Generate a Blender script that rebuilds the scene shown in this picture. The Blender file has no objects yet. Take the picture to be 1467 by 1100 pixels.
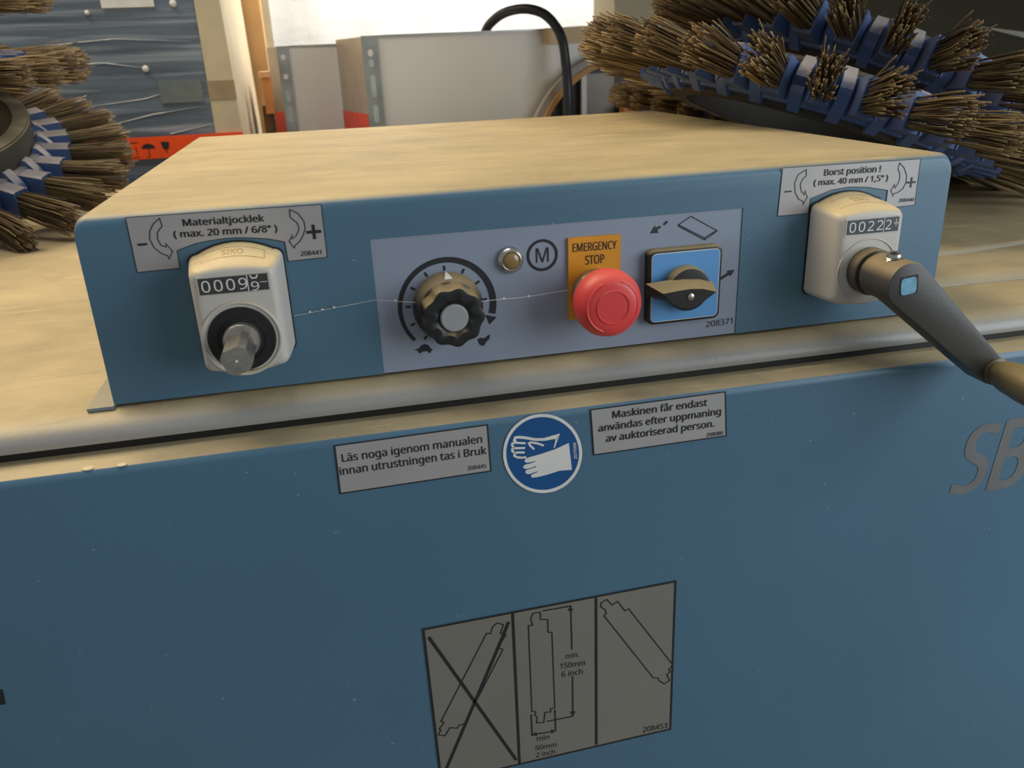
import bpy, bmesh, math, random
from mathutils import Vector, Matrix
from mathutils.geometry import tessellate_polygon
PI = math.pi
SC = bpy.context.scene
COL = SC.collection
random.seed(7)

# ------------------------------------------------------------------ camera
CAM = dict(right=(0.974715, -0.219891, -0.039723), up=(0.117856, 0.354881, 0.927453), fwd=(0.189842, 0.908685, -0.371823), loc=(0.130773, -0.465486, 0.175768), f=1183.71)
cam = bpy.data.cameras.new('camera'); cam_o = bpy.data.objects.new('camera', cam); COL.objects.link(cam_o)
cam.sensor_width = 36; cam.lens = 36*CAM['f']/1467
R_, U_, F_ = Vector(CAM['right']), Vector(CAM['up']), Vector(CAM['fwd'])
mw = Matrix((( R_.x, U_.x, -F_.x), (R_.y, U_.y, -F_.y), (R_.z, U_.z, -F_.z))).to_4x4()
mw.translation = Vector(CAM['loc']); cam_o.matrix_world = mw
cam.clip_start = 0.01
cam.dof.use_dof = True; cam.dof.focus_distance = 0.56; cam.dof.aperture_fstop = 14
SC.camera = cam_o

# ------------------------------------------------------------------ light
SC.view_settings.view_transform = 'Standard'; SC.view_settings.look = 'None'
SC.view_settings.gamma = 1; SC.view_settings.use_curve_mapping = False
SC.view_settings.exposure = 0.0
world = bpy.data.worlds.new('world'); SC.world = world; world.use_nodes = True
bg = world.node_tree.nodes['Background']; bg.inputs[0].default_value = (0.50, 0.53, 0.56, 1); bg.inputs[1].default_value = 0.48
def area(name, loc, target, sx, sy, power, col):
    l = bpy.data.lights.new(name, 'AREA'); l.shape = 'RECTANGLE'; l.size = sx; l.size_y = sy
    l.energy = power; l.color = col
    o = bpy.data.objects.new(name, l); COL.objects.link(o); o.location = loc
    o.rotation_euler = (Vector(target)-Vector(loc)).to_track_quat('-Z', 'Y').to_euler(); return o
area('skylight', (-0.9, 0.95, 2.1), (0.1, 0.4, 0.0), 1.6, 0.9, 61, (1.0, 0.82, 0.54))
area('door_daylight', (1.55, -0.95, 0.35), (0.60, 0.0, -0.10), 1.1, 1.1, 17, (0.86, 0.94, 1.0))
area('sheet_fill', (0.62, 1.55, 0.95), (0.60, 1.95, 0.25), 0.8, 0.25, 32, (1.0, 0.97, 0.92))  # added lamp just in front of the woven sheet, brightens it towards white
area('background_fill', (-0.2, 0.1, 2.0), (0.1, 1.5, 0.1), 1.2, 0.6, 12, (1.0, 0.97, 0.93))  # added fill lamp that brightens the things behind the machine

# ------------------------------------------------------------------ materials
def s2l(c): return tuple(((v/255)/12.92 if v/255 <= .04045 else ((v/255+.055)/1.055)**2.4) for v in c)
MATS = {}
def mat(name, rgb, rough=.5, metal=0, noise=.12, nscale=40, bump=.0, bscale=300, dust=0, dustcol=(184,164,122), spec=.5, coat=0, streak=None, dust_lo=.45, speck=0, aniso=(1,1,1)):
    if name in MATS: return MATS[name]
    m = bpy.data.materials.new(name); m.use_nodes = True; nt = m.node_tree; N = nt.nodes; L = nt.links
    b = N['Principled BSDF']; b.inputs['Roughness'].default_value = rough; b.inputs['Metallic'].default_value = metal
    b.inputs['Specular IOR Level'].default_value = spec; b.inputs['Coat Weight'].default_value = coat
    tc = N.new('ShaderNodeTexCoord'); mp = N.new('ShaderNodeMapping'); mp.inputs['Scale'].default_value = aniso
    L.new(tc.outputs['Object'], mp.inputs[0])
    nz = N.new('ShaderNodeTexNoise'); nz.inputs['Scale'].default_value = nscale; nz.inputs['Detail'].default_value = 5
    L.new(mp.outputs[0], nz.inputs['Vector'])
    c = s2l(rgb)
    def mix(a, b_, fac=None):
        x = N.new('ShaderNodeMix'); x.data_type = 'RGBA'
        for k, v in ((6, a), (7, b_)):
            if isinstance(v, tuple): x.inputs[k].default_value = (*v, 1)
            else: L.new(v, x.inputs[k])
        if fac is not None: L.new(fac, x.inputs[0])
        return x.outputs[2]
    def ramp(src, lo, hi):
        r = N.new('ShaderNodeMapRange'); r.inputs[1].default_value = lo; r.inputs[2].default_value = hi
        L.new(src, r.inputs[0]); return r.outputs[0]
    def mul(a, b_):
        x = N.new('ShaderNodeMath'); x.operation = 'MULTIPLY'
        for k, v in ((0, a), (1, b_)):
            if isinstance(v, float): x.inputs[k].default_value = v
            else: L.new(v, x.inputs[k])
        return x.outputs[0]
    d = tuple(max(0, v*(1-noise)) for v in c); u = tuple(min(1, v*(1+noise)) for v in c)
    out = mix(d, u, ramp(nz.outputs[0], .3, .7))
    if speck:
        n2 = N.new('ShaderNodeTexNoise'); n2.inputs['Scale'].default_value = 260; n2.inputs['Detail'].default_value = 1
        L.new(tc.outputs['Object'], n2.inputs['Vector'])
        out = mix(out, s2l((215, 205, 180)), mul(ramp(n2.outputs[0], .78, .82), float(speck)))
    if streak:
        scol, sscale, lo, hi, amt = streak
        m2 = N.new('ShaderNodeMapping'); m2.inputs['Scale'].default_value = sscale; L.new(tc.outputs['Object'], m2.inputs[0])
        n3 = N.new('ShaderNodeTexNoise'); n3.inputs['Scale'].default_value = 1; n3.inputs['Detail'].default_value = 6; n3.inputs['Distortion'].default_value = .6
        L.new(m2.outputs[0], n3.inputs['Vector']); out = mix(out, s2l(scol), mul(ramp(n3.outputs[0], lo, hi), float(amt)))
    if dust:
        g = N.new('ShaderNodeNewGeometry'); sp = N.new('ShaderNodeSeparateXYZ'); L.new(g.outputs['Normal'], sp.inputs[0])
        up = ramp(sp.outputs[2], dust_lo, min(1, dust_lo+.45))
        n4 = N.new('ShaderNodeTexNoise'); n4.inputs['Scale'].default_value = 9; n4.inputs['Detail'].default_value = 12; n4.inputs['Roughness'].default_value = .68
        m4 = N.new('ShaderNodeMapping'); m4.inputs['Scale'].default_value = (1, 1.6, 1); m4.inputs['Rotation'].default_value = (0, 0, .5)
        L.new(tc.outputs['Object'], m4.inputs[0]); L.new(m4.outputs[0], n4.inputs['Vector'])
        n5 = N.new('ShaderNodeTexNoise'); n5.inputs['Scale'].default_value = 420; n5.inputs['Detail'].default_value = 2; L.new(tc.outputs['Object'], n5.inputs['Vector'])
        dc = s2l(dustcol)
        dcol = mix(tuple(v*.78 for v in dc), tuple(min(1, v*1.12) for v in dc), ramp(n4.outputs[0], .35, .65))
        dcol = mix(dcol, tuple(v*1.25 for v in dc), mul(ramp(n5.outputs[0], .6, .75), .35))
        m6 = N.new('ShaderNodeMapping'); m6.inputs['Scale'].default_value = (14, 110, 1); m6.inputs['Rotation'].default_value = (0, 0, .06); L.new(tc.outputs['Object'], m6.inputs[0])
        n6 = N.new('ShaderNodeTexNoise'); n6.inputs['Scale'].default_value = 1; n6.inputs['Detail'].default_value = 4; n6.inputs['Distortion'].default_value = .4; L.new(m6.outputs[0], n6.inputs['Vector'])
        dcol = mix(dcol, tuple(min(1, v*1.5) for v in dc), mul(ramp(n6.outputs[0], .62, .74), .6))
        dcol = mix(dcol, tuple(v*.6 for v in dc), mul(ramp(n6.outputs[0], .36, .26), .5))
        f = mul(up, float(dust))
        out = mix(out, dcol, f)
        rr = N.new('ShaderNodeMapRange'); L.new(f, rr.inputs[0]); rr.inputs[3].default_value = rough; rr.inputs[4].default_value = max(rough, .62)
        L.new(rr.outputs[0], b.inputs['Roughness'])
    L.new(out, b.inputs['Base Color'])
    if bump:
        bn = N.new('ShaderNodeTexNoise'); bn.inputs['Scale'].default_value = bscale; bn.inputs['Detail'].default_value = 3; L.new(mp.outputs[0], bn.inputs['Vector'])
        bp = N.new('ShaderNodeBump'); bp.inputs['Strength'].default_value = bump; bp.inputs['Distance'].default_value = .002
        L.new(bn.outputs[0], bp.inputs['Height']); L.new(bp.outputs[0], b.inputs['Normal'])
    MATS[name] = m; return m

M = dict(
 blue = mat('blue_enamel', (80,114,134), .42, noise=.05, nscale=6, bump=.06, bscale=900, dust=.96, dust_lo=.55, speck=.25),
 lower = mat('blue_enamel_panel', (78,113,134), .40, noise=.06, nscale=4, bump=.06, bscale=900, dust=.9, dust_lo=.55, speck=.25),
 lid = mat('grey_enamel_lid', (150,148,142), .38, noise=.06, nscale=8, bump=.1, bscale=500, dust=.93, dust_lo=.62),
 panel = mat('grey_overlay_film', (142,152,168), .45, noise=.04, nscale=12, speck=.3),
 sticker = mat('silver_sticker', (172,168,166), .42, noise=.05, nscale=30, metal=.15),
 sign = mat('dark_silver_sticker', (132,128,120), .36, noise=.05, nscale=10, metal=.15),
 ink = mat('black_ink', (34,36,38), .5),
 ink_grey = mat('grey_lettering', (112,112,110), .5),
 inkw = mat('white_ink', (225,222,215), .5, noise=.08),
 signblue = mat('safety_blue', (18,82,138), .45, noise=.05),
 yellow = mat('yellow_plate', (222,150,34), .42),
 white = mat('offwhite_plastic', (198,192,182), .42, noise=.05, nscale=20, dust=.75, dustcol=(214,188,128), dust_lo=.35),
 black = mat('black_plastic', (30,30,30), .42, noise=.1, dust=.85, dustcol=(150,130,92), dust_lo=.2),
 blackflat = mat('black_rubber', (22,22,21), .6),
 crank = mat('charcoal_crank', (66,64,60), .42, noise=.06, nscale=80, bump=.06, bscale=900, dust=.8, dustcol=(142,124,86), dust_lo=.25, speck=.2),
 steel = mat('bright_steel', (190,186,176), .28, metal=.9, noise=.1, nscale=60, bump=.15, bscale=200),
 zinc = mat('zinc_steel', (170,176,176), .38, metal=.7, noise=.2, nscale=25),
 red = mat('red_plastic', (226,70,68), .38, noise=.05, dust=.35, dustcol=(232,120,90), dust_lo=.3),
 cap = mat('grey_cap', (150,152,152), .45),
 amber = mat('amber_lens', (150,120,72), .25, coat=.5),
 cyan = mat('bright_blue_plate', (96,158,214), .4, noise=.03),
 counter = mat('counter_window', (58,52,50), .2, coat=.6),
 counterb = mat('counter_window_blue', (62,72,80), .2, coat=.6),
 cyanpaint = mat('pale_blue_paint', (110,165,190), .45, noise=.25, nscale=300),
 segblue = mat('blue_brush_plastic', (80,104,152), .45, noise=.1, dust=.95, dustcol=(178,168,160), dust_lo=.2),
 hub = mat('grey_hub', (66,62,56), .7, noise=.15, nscale=30, dust=.9, dustcol=(158,142,110), dust_lo=.5),
 sheet = mat('white_woven_sheet', (232,234,236), .6, noise=.06, nscale=4, bump=.5, bscale=160, streak=((206,212,216), (6,6,30), .5, .7, .5)),
 crate = mat('film_wrapped_blue', (98,110,122), .22, noise=.25, nscale=5, coat=.6, bump=.6, bscale=14, aniso=(1,1,9), streak=((176,186,194), (2.5,3,60), .5, .72, .8)),
 card = mat('cardboard', (190,146,92), .75, noise=.12, nscale=12),
 cardpale = mat('pale_cardboard', (200,186,154), .7, noise=.08, nscale=20),
 tape_brown = mat('brown_tape', (160,142,110), .4),
 orange = mat('orange_tape', (255,84,30), .4, noise=.05),
 redpaint = mat('red_paint', (206,66,48), .45),
 whitepanel = mat('white_panel', (222,219,212), .4, noise=.04, nscale=3),
 brownsteel = mat('brownish_steel_side', (158,146,136), .4, metal=.2, noise=.12, nscale=30),  # brownish steel of the panels' left sides
 wood = mat('orange_wood', (214,142,78), .5, noise=.2, nscale=14),
 darkwood = mat('dark_wood', (110,78,48), .6),
 greypanel = mat('grey_panel', (150,142,132), .5),
 dark = mat('dark_cabinet', (78,72,52), .7, noise=.15, nscale=3),
 concrete = mat('concrete_floor', (120,116,108), .8, noise=.2, nscale=5, bump=.3, bscale=40),
 cable = mat('black_cable', (36,38,44), .4),
 pale = mat('pale_strip', (220,214,190), .4),
 labelgreen = mat('film_label', (112,122,118), .35),
)
# bristle: every wire has a shade of its own, stored on the mesh
def bristle_mat(name, a, b_):
    m = bpy.data.materials.new(name); m.use_nodes = True; N = m.node_tree.nodes; L = m.node_tree.links; b = N['Principled BSDF']
    at = N.new('ShaderNodeAttribute'); at.attribute_name = 'shade'; x = N.new('ShaderNodeMix'); x.data_type = 'RGBA'
    x.inputs[6].default_value = (*s2l(a), 1); x.inputs[7].default_value = (*s2l(b_), 1)
    L.new(at.outputs['Fac'], x.inputs[0]); L.new(x.outputs[2], b.inputs['Base Color']); b.inputs['Roughness'].default_value = .5
    return m
M['bristle'] = bristle_mat('brown_bristle', (88,70,48), (176,148,98))

# ------------------------------------------------------------------ helpers
def wloc(p):
    v = Vector((0,0,0))
    while p is not None: v = v + p.location; p = p.parent
    return v
def link(name, me, parent=None, kind=None, label=None):
    o = bpy.data.objects.new(name, me); COL.objects.link(o)
    if parent is not None: o.parent = parent
    if kind: o['kind'] = kind
    if label: o['label'] = label
    return o
def done(name, bm, m, parent=None, kind=None, label=None, smooth=35, local=False, bevel=0, seg=2):
    """turn a bmesh drawn in world metres into ONE mesh object under its parent"""
    if bevel:
        es = [e for e in bm.edges if len(e.link_faces) == 2 and e.calc_face_angle(0) > .6]
        bmesh.ops.bevel(bm, geom=es, offset=bevel, segments=seg, affect='EDGES', profile=.5, clamp_overlap=True)
    bmesh.ops.recalc_face_normals(bm, faces=bm.faces)
    if parent is not None and not local: bmesh.ops.translate(bm, verts=bm.verts, vec=-wloc(parent))
    me = bpy.data.meshes.new(name); bm.to_mesh(me); bm.free(); me.materials.append(m)
    if smooth:
        me.shade_smooth()
        try: me.set_sharp_from_angle(angle=math.radians(smooth))
        except Exception: pass
    return link(name, me, parent, kind, label)
def thing(name, label, cat, loc=(0,0,0), group=None):
    o = bpy.data.objects.new(name, None); COL.objects.link(o); o.location = loc; o.empty_display_size = .02
    o['label'] = label; o['category'] = cat
    if group: o['group'] = group
    return o
def settle(o, label, cat, group=None):
    """a one-mesh thing: move its origin to the middle of its underside, then tag it"""
    me = o.data; vs = [v.co for v in me.vertices]
    c = Vector(((min(v.x for v in vs)+max(v.x for v in vs))/2, (min(v.y for v in vs)+max(v.y for v in vs))/2, min(v.z for v in vs)))
    me.transform(Matrix.Translation(-c)); o.location = c
    o['label'] = label; o['category'] = cat
    if group: o['group'] = group
    return o
def box(bm, x0, x1, y0, y1, z0, z1):
    v = [bm.verts.new((x, y, z)) for x in (x0, x1) for y in (y0, y1) for z in (z0, z1)]
    for q in ((0,1,3,2),(4,6,7,5),(0,4,5,1),(2,3,7,6),(0,2,6,4),(1,5,7,3)): bm.faces.new([v[i] for i in q])
    return bm
def nb(): return bmesh.new()
def prism(bm, pts, a, b, axis='y'):
    """closed polygon pts pushed from a to b along an axis; pts are the other two coordinates"""
    def P(p, t):
        return {'y': (p[0], t, p[1]), 'x': (t, p[0], p[1]), 'z': (p[0], p[1], t)}[axis]
    A = [bm.verts.new(P(p, a)) for p in pts]; B = [bm.verts.new(P(p, b)) for p in pts]
    n = len(pts)
    for i in range(n): bm.faces.new((A[i], A[(i+1) % n], B[(i+1) % n], B[i]))
    bm.faces.new(A); bm.faces.new(B[::-1]); return bm
def loft(bm, rings, cap=True):
    R = [[bm.verts.new(p) for p in r] for r in rings]; n = len(R[0])
    for a, b in zip(R, R[1:]):
        for i in range(n): bm.faces.new((a[i], a[(i+1) % n], b[(i+1) % n], b[i]))
    if cap: bm.faces.new(R[0]); bm.faces.new(R[-1][::-1])
    return bm
def lathe_y(bm, cx, cz, prof, n=48, cap=True, fn=None):
    """prof = (y, radius) pairs round an axis along y"""
    rings = []
    for y, r in prof:
        rings.append([(cx+r*(fn(2*PI*i/n, y) if fn else 1)*math.cos(2*PI*i/n), y, cz+r*(fn(2*PI*i/n, y) if fn else 1)*math.sin(2*PI*i/n)) for i in range(n)])
    return loft(bm, rings, cap)
def tube(bm, pts, r, n=10, cap=True):
    pts = [Vector(p) for p in pts]; rings = []; prev = None
    for i, p in enumerate(pts):
        t = (pts[min(i+1, len(pts)-1)]-pts[max(i-1, 0)]).normalized()
        if prev is None: u = t.orthogonal().normalized()
        else: u = (prev - t*prev.dot(t)).normalized()
        prev = u; w = t.cross(u); rr = r[i] if isinstance(r, (list, tuple)) else r
        rings.append([tuple(p+(u*math.cos(2*PI*k/n)+w*math.sin(2*PI*k/n))*rr) for k in range(n)])
    return loft(bm, rings, cap)
def mm(pts): return [(x/1000, z/1000) for x, z in pts]
def flat(bm, pts, y):
    """flat filled outline (x, z) in mm on the plane y"""
    pts = mm(pts); vs = [bm.verts.new((x, y, z)) for x, z in pts]
    for t in tessellate_polygon([[Vector((x, z, 0)) for x, z in pts]]):
        try: bm.faces.new([vs[i] for i in t])
        except ValueError: pass
    return bm
def ringflat(bm, outer, inner, y):
    A = [bm.verts.new((x, y, z)) for x, z in mm(outer)]; B = [bm.verts.new((x, y, z)) for x, z in mm(inner)]; n = len(A)
    for i in range(n): bm.faces.new((A[i], A[(i+1) % n], B[(i+1) % n], B[i]))
    return bm
def slab(bm, pts, y0, y1):
    """thin plate with a filled outline"""
    a = mm(pts); vs = [bm.verts.new((x, y0, z)) for x, z in a]; ws = [bm.verts.new((x, y1, z)) for x, z in a]
    for t in tessellate_polygon([[Vector((x, z, 0)) for x, z in a]]):
        bm.faces.new([vs[i] for i in t]); bm.faces.new([ws[i] for i in t][::-1])
    n = len(a)
    for i in range(n): bm.faces.new((vs[i], vs[(i+1) % n], ws[(i+1) % n], ws[i]))
    return bm
def stroke(bm, pts, w, y, closed=False):
    """an inked line of width w mm on the plane y, mitred"""
    P = [Vector(p) for p in pts]
    if closed and (P[0]-P[-1]).length < 1e-6: P = P[:-1]
    n = len(P); L = []; Rr = []
    for i in range(n):
        a = P[(i-1) % n] if (closed or i > 0) else None; b = P[(i+1) % n] if (closed or i < n-1) else None
        d1 = (P[i]-a).normalized() if a is not None else None; d2 = (b-P[i]).normalized() if b is not None else None
        if d1 is None: d1 = d2
        if d2 is None: d2 = d1
        n1 = Vector((-d1.y, d1.x)); n2 = Vector((-d2.y, d2.x)); m_ = n1+n2
        m_ = m_.normalized() if m_.length > 1e-4 else n1
        k = 1/max(.5, m_.dot(n1)); L.append(P[i]+m_*w/2*k); Rr.append(P[i]-m_*w/2*k)
    vl = [bm.verts.new((v.x/1000, y, v.y/1000)) for v in L]; vr = [bm.verts.new((v.x/1000, y, v.y/1000)) for v in Rr]
    for i in range(n if closed else n-1):
        j = (i+1) % n
        try: bm.faces.new((vl[i], vl[j], vr[j], vr[i]))
        except ValueError: pass
    return bm
import os
FONT = None
try:
    _p = os.path.join(bpy.utils.resource_path('LOCAL'), 'datafiles', 'fonts', 'NotoSansHebrew-Regular.woff2')   # one of Blender's own typefaces, plain sans-serif
    if os.path.exists(_p): FONT = bpy.data.fonts.load(_p)
except Exception: FONT = None
def text_mesh(s):
    c = bpy.data.curves.new('t', 'FONT'); c.body = s; c.size = 1; c.resolution_u = 3
    if FONT: c.font = FONT
    o = bpy.data.objects.new('t', c); COL.objects.link(o)
    me = bpy.data.meshes.new_from_object(o.evaluated_get(bpy.context.evaluated_depsgraph_get()))
    bpy.data.objects.remove(o); return me
bpy.context.view_layer.update()
_h = text_mesh('H'); CAPH = max(v.co.y for v in _h.vertices)
def words(bm, entry, y, bold=.012, shear=0):
    s, p0, p1, cap = entry
    me = text_mesh(s); xs = [v.co.x for v in me.vertices]; x0, x1 = min(xs), max(xs)
    d = Vector(p1)-Vector(p0); L = d.length; d.normalize(); up = Vector((-d.y, d.x)); base = len(bm.verts)
    for k, (ox, oz) in enumerate([(0, 0)] if bold <= 0 else [(-1, 0), (-.35, .4), (.35, -.4), (1, 0)]):   # a heavier weight: the letter struck several times
        vs = []
        for v in me.vertices:
            a = (v.co.x-x0)/(x1-x0)*L; h = v.co.y/CAPH*cap
            q = Vector(p0)+d*(a+h*shear+ox*bold*cap*1.4)+up*(h+oz*bold*cap*1.4); vs.append(bm.verts.new((q.x/1000, y-k*.00001, q.y/1000)))
        for f in me.polygons:
            try: bm.faces.new([vs[i] for i in f.vertices])
            except ValueError: pass
    return bm
def printed(name, bm, m, parent, label=None): return done(name, bm, m, parent, label=label, smooth=0)
def lines(entries, y, bold, parent, m=None):
    for e in entries: printed('printed_text', words(nb(), e, y, bold if e[3] > 3 else bold*.6), m or M['ink'], parent)
def insetpoly(pts, d):
    c = Vector((sum(p[0] for p in pts)/len(pts), sum(p[1] for p in pts)/len(pts)))
    return pts
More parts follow.
